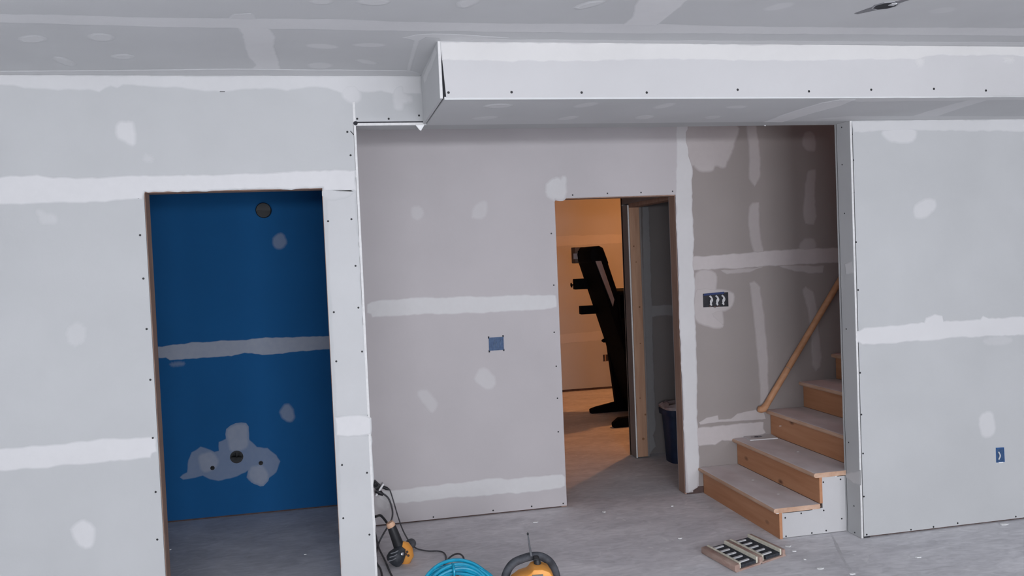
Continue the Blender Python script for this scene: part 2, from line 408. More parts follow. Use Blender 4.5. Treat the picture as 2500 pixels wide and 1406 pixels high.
# alcove wall with second door opening; goes on behind the stairs
wa = slab('wall_alcove', [(-.13, YA, g), (XD2L, YA, g), (XD2L, YA, 2.081), (XD2R, YA, 2.084), (XD2R, YA, .012), (2.24, YA, .012), (2.24, YA, .05), (2.36, YA, .05), (6.6, YA, .05),
      (6.6, YA, 5.0), (-.13, YA, 5.0)], (0, TH, 0), M_ALC)
MB().box((-.13, YA+.014, 0), (XD2L-.002, YA+TH-.014, .036)).build('bottom_plate', M_PLATE, wa)
MB().box((2.2, YA+.006, 0), (6.5, YA+TH-.014, .055)).build('bottom_plate', M_PLATE, wa)
for xa, xb in ((XD2L-.036, XD2L+.003), (XD2R-.003, XD2R+.036)):
    MB().box((xa, YA+.0135, 0), (xb, YA+TH-.012, 2.083)).build('jamb_stud', M_STUD, wa, bevel=.002)
MB().box((XD2L, YA+.0135, 2.077), (XD2R, YA+TH-.012, 2.115)).build('head_board', M_STUD, wa)

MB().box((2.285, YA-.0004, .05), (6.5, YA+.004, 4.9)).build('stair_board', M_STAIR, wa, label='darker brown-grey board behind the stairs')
# blue moisture board room
bl, br = at(408, 1272, 'z', 0), at(822, 1240, 'z', 0)
dv = (br-bl)/(br.x-bl.x)
A_ = bl+dv*(-2.3-bl.x); B_ = bl+dv*(-.12-bl.x)
YBL = (bl.y+br.y)/2
wb = slab('wall_blue', [(-2.3, YBL, .011), (-.12, YBL, .011), (-.12, YBL, ZC), (-2.3, YBL, ZC)], (0, .12, 0), M_BLUE)
MB().box((-2.3, YBL+.008, 0), (-.12, YBL+.1, .03)).build('bottom_plate', M_PLATE, wb)
slab('wall_bath_left', [(-2.4, TH, 0), (-2.3, TH, 0), (-2.3, 1.95, 0), (-2.4, 1.95, 0)], (0, 0, ZC), M_BLUE)
slab('wall_bath_right', [(-.125, TH, 0), (-.0118, TH, 0), (-.0118, 1.95, 0), (-.125, 1.95, 0)], (0, 0, ZC), M_BLUE)

# hall and orange-lit back room
wo_ = slab('wall_far', [(-.2, YOR, .028), (X1, YOR, .028), (X1, YOR, ZC), (-.2, YOR, ZC)], (0, .1, 0), M_WALL)
MB().box((-.2, YOR+.008, 0), (X1, YOR+.1, .03)).build('bottom_plate', M_PLATE, wo_)
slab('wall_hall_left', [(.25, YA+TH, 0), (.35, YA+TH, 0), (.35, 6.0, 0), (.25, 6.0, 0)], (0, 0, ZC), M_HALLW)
XC, YC = 2.232, 2.312
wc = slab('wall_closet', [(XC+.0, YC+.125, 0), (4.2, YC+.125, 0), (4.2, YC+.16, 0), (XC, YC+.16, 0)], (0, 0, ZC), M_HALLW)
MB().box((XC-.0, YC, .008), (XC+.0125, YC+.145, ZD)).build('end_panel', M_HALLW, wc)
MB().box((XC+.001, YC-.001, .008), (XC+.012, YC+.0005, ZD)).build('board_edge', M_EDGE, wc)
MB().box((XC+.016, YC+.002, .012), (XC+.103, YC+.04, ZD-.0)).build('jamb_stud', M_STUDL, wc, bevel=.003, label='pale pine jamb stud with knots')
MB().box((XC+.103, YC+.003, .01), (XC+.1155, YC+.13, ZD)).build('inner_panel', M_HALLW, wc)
b = MB()
for x_, z_, r_ in ((.05, .16, .012), (.075, .36, .009), (.035, .5, .006), (.055, .95, .006), (.06, 1.25, .008), (.045, 1.62, .006), (.03, 1.75, .007)):
    b.lathe([(r_, 0), (r_*.8, .0006), (r_*.3, .0008)], (XC+.016+x_, YC+.0022, z_), (0, -1, 0), 10)
b.build('knots', mat('knot', (.22, .11, .06), .8, noise=.3, scale=60), wc, kind='stuff')
# header over the closet opening, runs back from the second door
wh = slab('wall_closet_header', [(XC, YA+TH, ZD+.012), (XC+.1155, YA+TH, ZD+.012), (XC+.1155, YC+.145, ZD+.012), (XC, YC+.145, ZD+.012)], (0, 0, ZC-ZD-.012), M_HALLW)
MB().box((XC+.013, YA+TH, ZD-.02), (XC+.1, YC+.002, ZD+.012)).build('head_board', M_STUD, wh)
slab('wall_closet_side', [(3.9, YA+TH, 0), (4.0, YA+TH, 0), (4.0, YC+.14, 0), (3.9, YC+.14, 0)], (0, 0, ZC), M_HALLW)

# stairwell shell going up to the storey above
slab('wall_stair_side', [(XR, TH, 0), (6.6, TH, 0), (6.6, .15, 0), (XR, .15, 0)], (0, 0, 5.0), M_WALL)
slab('wall_stair_upper', [(2.1, 0, ZC+.10), (X1, 0, ZC+.10), (X1, TH, ZC+.10), (2.1, TH, ZC+.10)], (0, 0, 2.3), M_WALL)
slab('wall_stair_front', [(2.1, .12, ZC+.05), (2.2, .12, ZC+.05), (2.2, YA, ZC+.05), (2.1, YA, ZC+.05)], (0, 0, 2.3), M_WALL)
slab('wall_stair_end', [(6.5, .1, 0), (6.6, .1, 0), (6.6, YA+.1, 0), (6.5, YA+.1, 0)], (0, 0, 5.0), M_WALL)
slab('ceiling_stairwell', [(2.05, 0, 4.95), (6.7, 0, 4.95), (6.7, 1.4, 4.95), (2.05, 1.4, 4.95)], (0, 0, .1), M_CEIL)

# ================================================================== joint compound, patches and screws
W_, C_, A0 = M_WALL, M_CEIL, M_ALC
# -- left wall
mud(wl, W_, 'y', 0, [(-40,184),(1026,186),(1028,228),(985,226),(972,232),(955,224),(930,219),(900,224),(868,218),(838,226),(800,212),(757,209),(700,221),(672,214),(598,214),(560,221),(500,221),(430,213),(300,206),(286,213),(270,207),(242,221),(218,216),(130,219),(60,215),(30,207),(-40,207)], .62)
mud(wl, W_, 'y', 0, [(838,222),(850,212),(872,214),(878,232),(868,246),(850,248),(840,238)], .6, name='mud_patch')
mud(wl, W_, 'y', 0, [(966,216),(980,213),(984,228),(1000,234),(1002,246),(988,250),(980,263),(968,262),(963,240)], .55, name='mud_patch')
mud(wl, W_, 'y', 0, [(289,303),(310,298),(325,302),(326,349),(308,344),(286,331)], .75, name='mud_patch')
mud(wl, W_, 'y', 0, [(-40,437),(0,435),(90,427),(130,436),(250,433),(400,431),(600,424),(780,418),(866,417),(867,462),(792,463),(790,456),(350,465),(346,486),(130,492),(-40,498)], .95)
mud(wl, W_, 'y', 0, [(795,466),(860,464),(858,472),(838,482),(800,484)], .4, name='mud_patch')
mud(wl, W_, 'y', 0, [(800,476),(866,468),(880,760),(900,1010),(824,1014),(812,800)], .28, h=.0004)
mud(wl, W_, 'y', 0, [(828,1066),(905,1066),(916,1420),(838,1420)], .28, h=.0004)
mud(wl, W_, 'y', 0, [(-40,1100),(0,1097),(133,1087),(252,1074),(371,1068),(381,1073),(382,1102),(369,1105),(366,1116),(180,1132),(0,1148),(-40,1152)], 1.0)
mud(wl, W_, 'y', 0, [(176,1292),(198,1272),(224,1284),(229,1318),(213,1336),(194,1327)], .8, name='mud_patch')
mud(wl, W_, 'y', 0, ell(185, 816, 20, 26), .3, name='mud_patch')
mud(wl, W_, 'y', 0, [(92,515),(110,522),(135,528),(130,543),(105,543),(95,530)], .28, name='mud_patch')
mud(wl, W_, 'y', 0, ell(362, 386, 10, 8), .25, name='mud_patch')
mud(wl, W_, 'y', 0, [(821,1022),(850,1016),(890,1017),(902,1023),(905,1060),(876,1063),(823,1060)], 1.0)
screws(wl, 'y', 0, [(338,483),(342,574),(350,680),(358,803),(367,927),(373,1069),(380,1201),(384,1317),(856,379),(858,535),(868,649),(875,751),(884,858),(896,1154),(902,1305),
   (801,540),(815,762),(821,882),(835,1135),(838,1265),(872,290),(949,290),(1023,282),(848,322)])
b = MB(); c = at(543, 224, 'y', 0)
b.box((-.012, -.001, -.0015), (.012, 0, .0015), c=c); c = at(860, 325, 'y', 0)
b.box((-.014, -.001, -.002), (.012, 0, .002), R=Matrix.Rotation(.9, 3, 'Y'), c=c); b.build('pencil_marks', M_SCREW, wl, kind='stuff')
# crumb of compound hanging at the soffit corner
c = at(1025, 309, 'y', -.002)
MB().prism([c+Vector((-.022, 0, .006)), c+Vector((.022, 0, .006)), c+Vector((.004, 0, -.022)), c+Vector((-.004, 0, -.018))], (0, -.012, 0)).build('compound_crumb', M_CRUMB, wl)
b = MB()
c = at(1858, 303, 'y', TH); b.prism([c+Vector((-.035, 0, .004)), c+Vector((.03, 0, .004)), c+Vector((.024, 0, -.012)), c+Vector((.01, 0, -.004)), c+Vector((-.02, 0, -.006))], (0, -.006, 0))
c = at(1655, 304, 'y', TH); b.prism([c+Vector((-.012, 0, .004)), c+Vector((.012, 0, .004)), c+Vector((0, 0, -.007))], (0, -.006, 0))
b.build('compound_crumb', M_CRUMB, wl)
# -- ceiling
mud(ce, C_, 'z', ZC, [(-40,174),(300,171),(600,168),(1000,172),(1027,180),(1026,184),(-40,181)], .32)
mud(ce, C_, 'z', ZC, [(-40,33),(0,35),(128,37),(320,42),(589,46),(815,47),(1035,55),(1240,58),(1600,59),(1751,64),(2032,67),(2540,69),(2540,87),(1900,82),(1600,81),(1240,77),(920,74),(576,68),(384,65),(200,60),(0,54),(-40,53)], .62)
mud(ce, C_, 'z', ZC, [(581,67),(594,84),(602,110),(609,136),(625,159),(614,170),(622,177),(684,177),(678,150),(665,113),(670,92),(654,67)], .62)
mud(ce, C_, 'z', ZC, [(572,34),(612,33),(625,46),(560,45)], .3)
mud(ce, C_, 'z', ZC, [(1522,62),(1545,38),(1570,-30),(1715,-30),(1660,15),(1602,60)], .75)
for x, y, rx, ry, t, s_ in ((80,95,29,8,-3,.4),(247,91,26,8,3,.38),(300,138,22,5,0,.3),(158,150,24,6,22,.3),(787,113,36,5,3,.5),(902,110,36,4,0,.45),(783,160,26,7,0,.4),(896,151,22,4,10,.4),
      (785,3,22,7,0,.4),(912,4,34,7,0,.45),(1142,6,22,9,-20,.45),(1440,11,32,5,-14,.35),(1902,16,34,6,-12,.32),(2300,26,30,6,-6,.22)):
    mud(ce, C_, 'z', ZC, ell(x, y, rx, ry, t), s_, rag=.002, name='mud_patch')
mud(ce, C_, 'z', ZC, [(1075,93),(1240,96),(1600,99),(2540,103),(2540,111),(1240,103),(1076,101)], .36)
mud(ce, C_, 'z', ZC, [(985,92),(1015,85),(1060,82),(1120,84),(1240,92),(1076,93),(1040,90),(1022,99),(1014,125),(1001,172),(995,172),(1006,125),(1014,99),(1000,95)], .42, rag=.001, feather=.008)
# -- soffit
S_ = M_SOF
mud(so, S_, 'y', D, [(1078,105),(1400,106),(2540,113),(2540,134),(2500,135),(2300,133),(2266,134),(2237,144),(1996,146),(1600,144),(1400,148),(1150,147),(1079,147)], .75, feather=.006)
mud(so, S_, 'y', D, ell(2246,151,8,10), .5, name='mud_patch'); mud(so, S_, 'y', D, ell(2463,145,10,6), .4, name='mud_patch')
screws(so, 'y', D, [(1095,226),(1249,225),(1420,226),(1579,226),(1801,219),(1975,223),(2127,219),(2280,217),(2407,221)], .0052)
for x, y, rx, ry, t, s_ in ((1217,258,30,4,-2,.4),(1431,256,28,4,-9,.45),(1623,258,24,4,-12,.5),(1798,261,22,3,-2,.45),(1186,288,28,3,-4,.35),(1388,288,22,3,-8,.45),(1573,286,20,4,-5,.4),(1740,286,16,3,-4,.35)):
    mud(so, C_, 'z', ZH, ell(x, y, rx, ry, t), s_, rag=.002, name='mud_patch')
mud(so, C_, 'z', ZH, [(1868,297),(1905,283),(1960,264),(2010,250),(2050,243),(2085,243),(2050,257),(1985,275),(1910,297)], .6)
mud(so, C_, 'z', ZH, [(2205,291),(2270,270),(2330,253),(2380,241),(2420,241),(2350,262),(2265,291)], .5)
mud(so, C_, 'z', ZH, [(1990,291),(2080,283),(2540,284),(2540,290),(2090,291)], .4)
mud(so, C_, 'z', ZH, [(2050,241),(2540,237),(2540,243),(2180,247),(2100,248)], .4)
mud(so, C_, 'x', XS-.006, [(1034,188),(1062,122),(1067,128),(1050,170),(1036,205)], .5)
# -- right wall
mud(wr, W_, 'y', 0, [(2082,297),(2300,293),(2540,293),(2540,320),(2500,319),(2400,318),(2300,317),(2200,316),(2086,322)], .62)
mud(wr, W_, 'y', 0, [(2155,321),(2180,318),(2215,316),(2234,318),(2235,332),(2222,344),(2190,345),(2168,337)], .7, name='mud_patch')
mud(wr, W_, 'y', 0, [(2232,515),(2240,501),(2264,487),(2281,491),(2282,508),(2262,525),(2241,530)], .6, name='mud_patch')
mud(wr, W_, 'y', 0, [(2090,812),(2109,800),(2183,795),(2257,788),(2261,777),(2282,767),(2301,771),(2303,785),(2393,781),(2400,773),(2414,778),(2500,773),(2540,770),(2540,814),(2500,816),(2365,822),(2162,837),(2105,840),(2092,829)], 1.05)
mud(wr, W_, 'y', 0, ell(2435,832,34,9,-4), .3, name='mud_patch')
mud(wr, W_, 'y', 0, [(2393,1022),(2405,1010),(2420,1008),(2427,1038),(2424,1061),(2405,1067),(2395,1050)], .7, name='mud_patch')
mud(wr, W_, 'x', XR, [(2063,645),(2079,640),(2083,665),(2066,667)], .7); mud(wr, W_, 'x', XR, [(2064,1157),(2100,1150),(2101,1183),(2084,1178),(2066,1165)], .7)
screws(wr, 'y', 0, [(2080,328),(2083,391),(2084,470),(2090,591),(2095,708),(2100,910),(2103,1012),(2107,1107),(2109,1212),(2116,1305),(2224,1293),(2279,1286),(2338,1277),(2480,1261)])
screws(wr, 'x', XR, [(2055,311),(2056,402),(2062,521),(2066,803),(2072,1080),(2085,1235),(2087,1300)], .004)
# -- alcove wall
mud(wa, A0, 'y', YA, [(897,743),(907,737),(1012,729),(1155,724),(1280,722),(1356,722),(1358,748),(1345,752),(1283,757),(1172,762),(977,768),(909,774),(906,766),(898,762)], .95)
mud(wa, A0, 'y', YA, [(928,1200),(959,1198),(1094,1182),(1176,1173),(1222,1168),(1240,1171),(1372,1158),(1379,1164),(1379,1186),(1368,1191),(1258,1204),(1240,1202),(1229,1205),(1083,1217),(966,1229),(925,1234)], .95)
mud(wa, A0, 'y', YA, [(925,1215),(945,1225),(948,1240),(936,1243),(920,1228)], .5, name='mud_patch')
mud(wa, A0, 'y', YA, [(1335,450),(1345,440),(1362,434),(1368,440),(1378,432),(1382,450),(1378,484),(1356,485),(1350,488),(1337,478),(1333,465)], .8, name='mud_patch')
for poly, s_ in ((ell(1018,519,14,14), .4), ([(1153,526),(1160,502),(1182,492),(1187,508),(1180,530),(1158,530)], .4),
      ([(1160,925),(1170,905),(1184,901),(1204,920),(1206,938),(1192,948),(1168,936)], .5), ([(1022,962),(1040,955),(1065,984),(1055,1006),(1038,988)], .45)):
    mud(wa, A0, 'y', YA, poly, s_, name='mud_patch')
mud(wa, A0, 'y', YA, [(1653,306),(1678,305),(1681,380),(1688,400),(1687,480),(1692,560),(1690,640),(1694,700),(1699,900),(1700,1020),(1703,1090),(1705,1150),(1701,1188),(1682,1200),(1674,1100),(1662,800),(1653,500)], .8)
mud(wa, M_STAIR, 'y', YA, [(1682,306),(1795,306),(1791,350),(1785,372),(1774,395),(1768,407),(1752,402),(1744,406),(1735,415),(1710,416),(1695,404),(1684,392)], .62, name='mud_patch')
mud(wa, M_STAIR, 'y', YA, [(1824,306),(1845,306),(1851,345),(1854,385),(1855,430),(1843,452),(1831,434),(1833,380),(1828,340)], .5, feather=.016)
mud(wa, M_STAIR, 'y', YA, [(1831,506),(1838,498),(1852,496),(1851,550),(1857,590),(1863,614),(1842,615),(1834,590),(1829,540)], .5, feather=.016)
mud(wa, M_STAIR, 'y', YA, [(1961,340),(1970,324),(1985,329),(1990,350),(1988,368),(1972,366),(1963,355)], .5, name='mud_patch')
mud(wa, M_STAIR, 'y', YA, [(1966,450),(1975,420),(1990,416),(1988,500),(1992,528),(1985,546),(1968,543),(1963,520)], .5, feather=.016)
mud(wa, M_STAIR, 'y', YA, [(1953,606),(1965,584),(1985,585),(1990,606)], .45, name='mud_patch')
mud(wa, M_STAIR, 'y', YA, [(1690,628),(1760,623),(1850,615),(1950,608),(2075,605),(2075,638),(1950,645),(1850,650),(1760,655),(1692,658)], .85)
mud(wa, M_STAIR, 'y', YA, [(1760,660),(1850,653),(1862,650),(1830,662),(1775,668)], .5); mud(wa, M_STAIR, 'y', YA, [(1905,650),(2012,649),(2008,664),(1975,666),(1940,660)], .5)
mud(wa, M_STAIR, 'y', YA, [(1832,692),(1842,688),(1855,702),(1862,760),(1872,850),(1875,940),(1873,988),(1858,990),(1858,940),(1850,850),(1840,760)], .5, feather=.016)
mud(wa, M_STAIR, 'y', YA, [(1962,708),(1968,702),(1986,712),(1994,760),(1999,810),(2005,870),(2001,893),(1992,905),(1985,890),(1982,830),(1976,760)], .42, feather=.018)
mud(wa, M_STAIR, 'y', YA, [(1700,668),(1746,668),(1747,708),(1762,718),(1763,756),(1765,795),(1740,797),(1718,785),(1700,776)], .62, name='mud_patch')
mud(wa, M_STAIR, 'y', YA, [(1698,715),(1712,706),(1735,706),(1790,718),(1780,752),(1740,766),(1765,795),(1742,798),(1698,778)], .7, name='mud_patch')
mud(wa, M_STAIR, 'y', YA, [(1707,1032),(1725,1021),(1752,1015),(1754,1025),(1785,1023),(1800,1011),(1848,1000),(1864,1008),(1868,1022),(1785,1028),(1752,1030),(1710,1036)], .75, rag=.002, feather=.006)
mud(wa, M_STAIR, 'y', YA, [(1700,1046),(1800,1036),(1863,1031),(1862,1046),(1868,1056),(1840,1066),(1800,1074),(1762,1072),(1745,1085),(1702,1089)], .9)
screws(wa, 'y', YA, [(1346,570),(1352,696),(1353,811),(1358,894),(1361,972),(1363,1054),(1375,1229),(1298,1236),(1204,1246),(1058,1262),(1398,476),(1483,472),(1565,470),(1642,467)])
# -- blue wall
Bm = M_BLUE
mud(wb, Bm, 'y', YBL, [(370,850),(387,847),(486,835),(601,829),(615,826),(805,821),(830,820),(830,850),(805,852),(640,865),(615,862),(597,860),(565,869),(480,874),(415,878),(405,873),(370,873)], .72, feather=.006)
mud(wb, Bm, 'y', YBL, ell(433,889,16,4,-4), .3, name='mud_patch')
mud(wb, Bm, 'y', YBL, [(667,582),(680,573),(690,573),(698,590),(690,605),(672,604)], .38, name='mud_patch')
mud(wb, Bm, 'y', YBL, [(686,1002),(700,987),(714,1000),(717,1020),(704,1028),(690,1018)], .42, name='mud_patch')
mud(wb, Bm, 'y', YBL, [(439,1165),(447,1159),(457,1153),(460,1123),(469,1105),(490,1092),(513,1100),(523,1105),(535,1101),(536,1080),(554,1073),(558,1050),(592,1037),(601,1043),(604,1068),(618,1082),(627,1092),(653,1094),(674,1111),(684,1126),(674,1152),(654,1168),(641,1183),(615,1177),(602,1165),(608,1147),(580,1162),(533,1175),(512,1171),(495,1162),(469,1168),(447,1171)], .40, feather=.008, h=.001)
for poly in ([(558,1050),(598,1038),(603,1068),(600,1092),(580,1098),(563,1096)], [(488,1112),(515,1104),(530,1120),(524,1142),(500,1150),(490,1130)], [(618,1140),(640,1138),(654,1158),(642,1182),(616,1174),(610,1156)]):
    mud(wb, Bm, 'y', YBL, poly, .62, h=.004, name='mud_patch', feather=.014, s0=.4)
def pipe_hole(px, py, r, depth=.0):
    c = at(px, py, 'y', YBL); b = MB()
    b.lathe([(r*1.12, .001), (r*1.12, .007), (r, .007), (r*.9, .0056), (r*.4, .0052)], c, (0, -1, 0), 20); return b
pipe_hole(578, 1115, .039).build('drain_pipe', M_PIPE, wb, smooth=True)
pipe_hole(519, 1142, .013).build('supply_pipe', M_PIPE, wb); pipe_hole(637, 1130, .013).build('supply_pipe', M_PIPE, wb)
# -- far orange-lit wall, hall
mud(wo_, W_, 'y', YOR, [(1340,578),(1530,572),(1530,592),(1340,602)], .5)
mud(wo_, W_, 'y', YOR, [(1340,820),(1530,803),(1530,824),(1340,841)], .5)
yc_ = YC+.125
mud(wc, M_HALLW, 'y', yc_, [(1570,752),(1600,746),(1660,744),(1660,768),(1600,770),(1575,778)], .9)
mud(wc, M_HALLW, 'y', yc_, [(1570,505),(1583,504),(1600,1050),(1594,1062),(1600,1090),(1585,1108),(1570,1108)], .9)

# ================================================================== STAIRCASE
st = thing('staircase', (2.5, .67, 0), 'unfinished pine staircase with dusty treads rising to the right behind the wall corner', 'staircase')
xs0, run, rise, ys = 2.2813, .2624, .1825, .148
NST = 13
for k in range(NST):
    zt = rise*(k+1); xn = xs0+run*k
    ya = .136 if k < 2 else .152
    # nosing rounded at the front and the near end
    th = .028; prof = []
    for a in range(7):
        an = PI/2+PI*a/6; prof.append((xn+th/2+th/2*math.cos(an), zt-th/2+th/2*math.sin(an)))
    prof += [(xn+run+.034, zt-th), (xn+run+.034, zt)]
    xe = xn+run+.034 if k != 1 else XR+.0
    b = MB()
    pr_ = [(min(x, XR-.001) if k == 1 and 0 else x, z) for x, z in prof]
    b.prism([(x, ya, z) for x, z in pr_], (0, YA-.004-ya, 0))
    tr = b.build('tread', [M_TREAD, M_NOSE], st)
    for p in tr.data.polygons:
        if abs(p.normal.z) < .75 or p.normal.z < 0: p.material_index = 1
    MB().box((xn+.036, ya+.004, zt-rise+(.0 if k == 0 else .001)), (xn+.055, YA-.004, zt-th)).build('riser', M_RISER, st, bevel=.0015)
# drywall-covered cheek under the first two treads
xk = 2.3393
ck = [(xk, ys, .003), (XR-.0005, ys, .003), (XR-.0005, ys, 2*rise-.029), (xk+run, ys, 2*rise-.029), (xk+run, ys, rise-.029), (xk, ys, rise-.029)]
cheek = MB().prism(ck, (0, .012, 0)).build('side_panel', M_SOF, st, label='white drywall side panel with dark screws')
b = MB()
for x, y in ((1917,1264),(1956,1253),(2011,1246),(2010,1177),(2052,1170),(2055,1266),(2017,1295),(1982,1301),(1919,1309)):
    b.lathe([(.0052, .0002), (.0048, .0013), (.002, .0015)], at(x, y, 'y', ys), (0, -1, 0), 8)
b.build('screw_heads', M_SCREW, st, kind='stuff')
MB().prism([(2.40, .17, .001), (XR+3.0, .17, .001), (XR+3.0, .17, 2.33), (2.40, .17, .022)], (0, .03, 0)).build('stringer', M_STUD, st)
b = MB()
for k in range(7):
    b.box((xs0+.02+run*(k % 2)*1.0+random.uniform(0,.2), ys-.006, rise*(1+k % 2)-.029-.004), (xs0+.06+run*(k % 2)+random.uniform(.15,.24), ys+.002, rise*(1+k % 2)-.027))
b.build('plaster_dust', M_CRUMB, st, kind='stuff')
b = MB(); b.prism([at(2018,1098,'z',2*rise+.001)+Vector(q) for q in ((-.012,0,0),(.006,-.008,0),(.014,.002,0),(0,.008,0))], (0, 0, .0015))
for x, y, k in ((1948, 1103, 2), (1900, 1206, 1), (1838, 1172, 1), (1905, 1040, 3)):
    b.prism([at(x,y,'z',k*rise+.001)+Vector(q) for q in ((-.009,0,0),(.004,-.006,0),(.010,.002,0),(0,.006,0))], (0, 0, .0015))
b.build('plaster_crumbs', M_CRUMB, st, kind='stuff')

# loose handrail leaning in the stairwell corner
p0 = at(1866, 997, 'y', YA-.03); p1 = at(2052, 682, 'y', YA-.03); dr = (p1-p0).normalized(); p2 = p1+dr*.55
hr = thing('handrail', p0, 'round wooden handrail leaning against the stair wall above the third tread', 'handrail')
MB().tube([p0+dr*.0, p0+dr*.5, p1, p2], .0225, 14).build('rail', M_RAIL, hr, smooth=True)
sd = Vector((-.055, 0, .004))
MB().tube([p0+dr*.03, p0-dr*.004+Vector((-.006,0,0)), p0+Vector((-.026, 0, -.006)), p0+Vector((-.044, 0, -.002)), p0+Vector((-.05, 0, .0))], .02, 12, rr=[.023, .027, .024, .021, .006]).build('end_cap', M_RAIL, hr, smooth=True)
cs = p0+dr*.33
MB().tube([cs, cs+dr*.006], .0232, 14).build('joint_ring', M_STUD, hr)

# paper pad on the second tread
z2 = 2*rise
pq = [at(x, y, 'z', z2+.001) for x, y in ((1810,1064),(1880,1060),(1899,1071),(1832,1076))]
pad = MB().prism(pq, (0, 0, .007)).build('paper_pad', M_PAPER, None); 
tag(pad, 'white paper leaflet lying at the back of the second stair tread', 'paper')
b = MB(); c = at(1843, 1066, 'z', z2+.009)
e1 = (pq[1]-pq[0]).normalized(); e2 = (pq[3]-pq[0]).normalized()
for i_, (u_, v_, l_) in enumerate(((-.03, .0, .05), (-.01, .012, .05), (.0, -.01, .045), (.012, .008, .035))):
    a_ = c+e1*u_+e2*v_; b.prism([a_, a_+e1*l_, a_+e1*l_+e2*.006+Vector((0,0,0)), a_+e2*.006], (0, 0, .0006))
b.build('printed_mark', M_INK, pad)

# ================================================================== ELECTRICAL BOXES
def frame_box(parent, ax_y, pxs, m, wall_t=.003, dep=.0):
    """open box set in the board: rim, dark inside"""
    P = [at(x, y, 'y', ax_y) for x, y in pxs]   # tl, tr, br, bl
    c = sum(P, Vector())/4
    b = MB()
    for i in range(4):
        p, q = P[i], P[(i+1) % 4]; pi, qi = p.lerp(c, .09), q.lerp(c, .09)
        b.prism([p, q, qi, pi], (0, -.004, 0))
    b.build('box_rim', m, parent)
    return P, c
eb = thing('electrical_box', at(1211, 840, 'y', YA), 'square navy junction box flush in the alcove wall left of the doorway', 'junction box')
P, c = frame_box(eb, YA, ((1193,824),(1229,822),(1230,854),(1194,856)), M_BOX)
MB().prism([p.lerp(c, .06) for p in P], (0, -.0016, 0)).build('back_plate', M_BOX, eb)
b = MB()
for a_, l_ in (((-.02, .01), .05), ((-.008, -.008), .045), ((.02, .0), .05)):
    b.tube([c+Vector((a_[0], -.004, a_[1]-l_/2)), c+Vector((a_[0]+.006, -.006, a_[1])), c+Vector((a_[0]+.014, -.004, a_[1]+l_/2))], .0016, 6)
b.build('wire', mat('blue_grey_wire', (.12, .17, .25), .5, noise=.2, scale=50), eb)
b = MB()
for q in (P[1]+Vector((-.002, 0, .004)), P[3]+Vector((.002, 0, -.004)), P[0], P[2]): b.box((-.005, -.003, -.007), (.004, 0, .007), c=q)
b.build('cut_nicks', M_DARK, eb, kind='stuff')

sb = thing('switch_box', at(1747, 733, 'y', YA), 'three-gang switch box with loose white wires on the stair wall', 'switch box')
P, c = frame_box(sb, YA-.002, ((1716,717),(1777,713),(1778,748),(1717,750)), M_DARK)
MB().prism([p.lerp(c, .05) for p in P], (0, -.002, 0)).build('back_plate', M_DARK, sb)
b = MB()
for i in range(3):
    x_ = -.042+.042*i; x_ += .004*i
    b.tube(smooth_path([c+Vector((x_-.004, -.004, .030)), c+Vector((x_+.008, -.012, .012)), c+Vector((x_-.002, -.014, -.008)), c+Vector((x_+.006, -.008, -.036))]), .0062, 7)
    b.tube(smooth_path([c+Vector((x_+.006, -.004, .026)), c+Vector((x_+.012, -.014, .0)), c+Vector((x_-.006, -.010, -.030))]), .0045, 6)
b.build('wire', M_WIRE, sb, smooth=True)
MB().prism([P[0]+Vector((.008,-.003,0)), P[1]+Vector((-.03,-.003,.004)), P[1]+Vector((-.03,-.003,-.01)), P[0]+Vector((0,-.003,-.014))], (0, -.003, 0)).build('top_bracket', mat('bright_blue_box', (.015, .03, .11), .5, noise=.2, scale=40), sb)
b = MB()
for q in (c+Vector((-.045, -.004, -.042)), c+Vector((-.01, -.004, -.048)), c+Vector((.018, -.004, -.045))): b.box((-.008, -.004, -.004), (.008, .0, .005), c=q)
b.build('mounting_ears', M_PLATE, sb)

ob = thing('outlet_box', at(2442, 1110, 'y', 0), 'narrow blue outlet box in the wall right of the staircase', 'outlet box')
P, c = frame_box(ob, 0, ((2431,1093),(2450,1092),(2452,1127),(2432,1129)), mat('bright_blue_plastic', (.02, .09, .26), .5, noise=.15, scale=40))
MB().prism([p.lerp(c, .06) for p in P], (0, -.0016, 0)).build('back_plate', M_BOX, ob)
MB().tube(smooth_path([c+Vector((-.012, -.003, .02)), c+Vector((-.004, -.006, -.004)), c+Vector((-.012, -.003, -.026))]), .004, 6).build('wire', M_WIRE, ob)
MB().box((-.016, -.006, -.004), (.016, 0, .002), c=(P[2]+P[3])/2).build('bottom_ear', M_WHITE, ob)

orx = thing('wall_outlet', at(1478, 873, 'y', YOR), 'small dark outlet box low on the orange-lit far wall', 'outlet box')
P, c = frame_box(orx, YOR, ((1472,866),(1484,865),(1485,881),(1473,882)), M_PLATE)
MB().prism([p.lerp(c, .06) for p in P], (0, -.0016, 0)).build('back_plate', M_DARK, orx)
MB().box((-.012, -.006, -.04), (.004, 0, .04), c=c).build('receptacle', M_STUD, orx)

# round duct in the blue wall
fd = thing('duct_stub', at(644, 514, 'y', YBL), 'round black duct stub high on the blue wall', 'duct')
c = at(644, 514, 'y', YBL)
MB().lathe([(.052, 0), (.052, .03), (.048, .034), (.044, .03), (.043, .006)], c, (0, -1, 0), 28).build('collar', M_PIPE, fd, smooth=True)
MB().lathe([(.043, .006), (.030, .012), (.012, .016)], c, (0, -1, 0), 20).build('damper', M_BLACK, fd, smooth=True)
MB().lathe([(.003, .016), (.0035, .019), (.001, .021)], c+Vector((.012, 0, -.01)), (0, -1, 0), 8).build('rivet', M_METAL, fd)

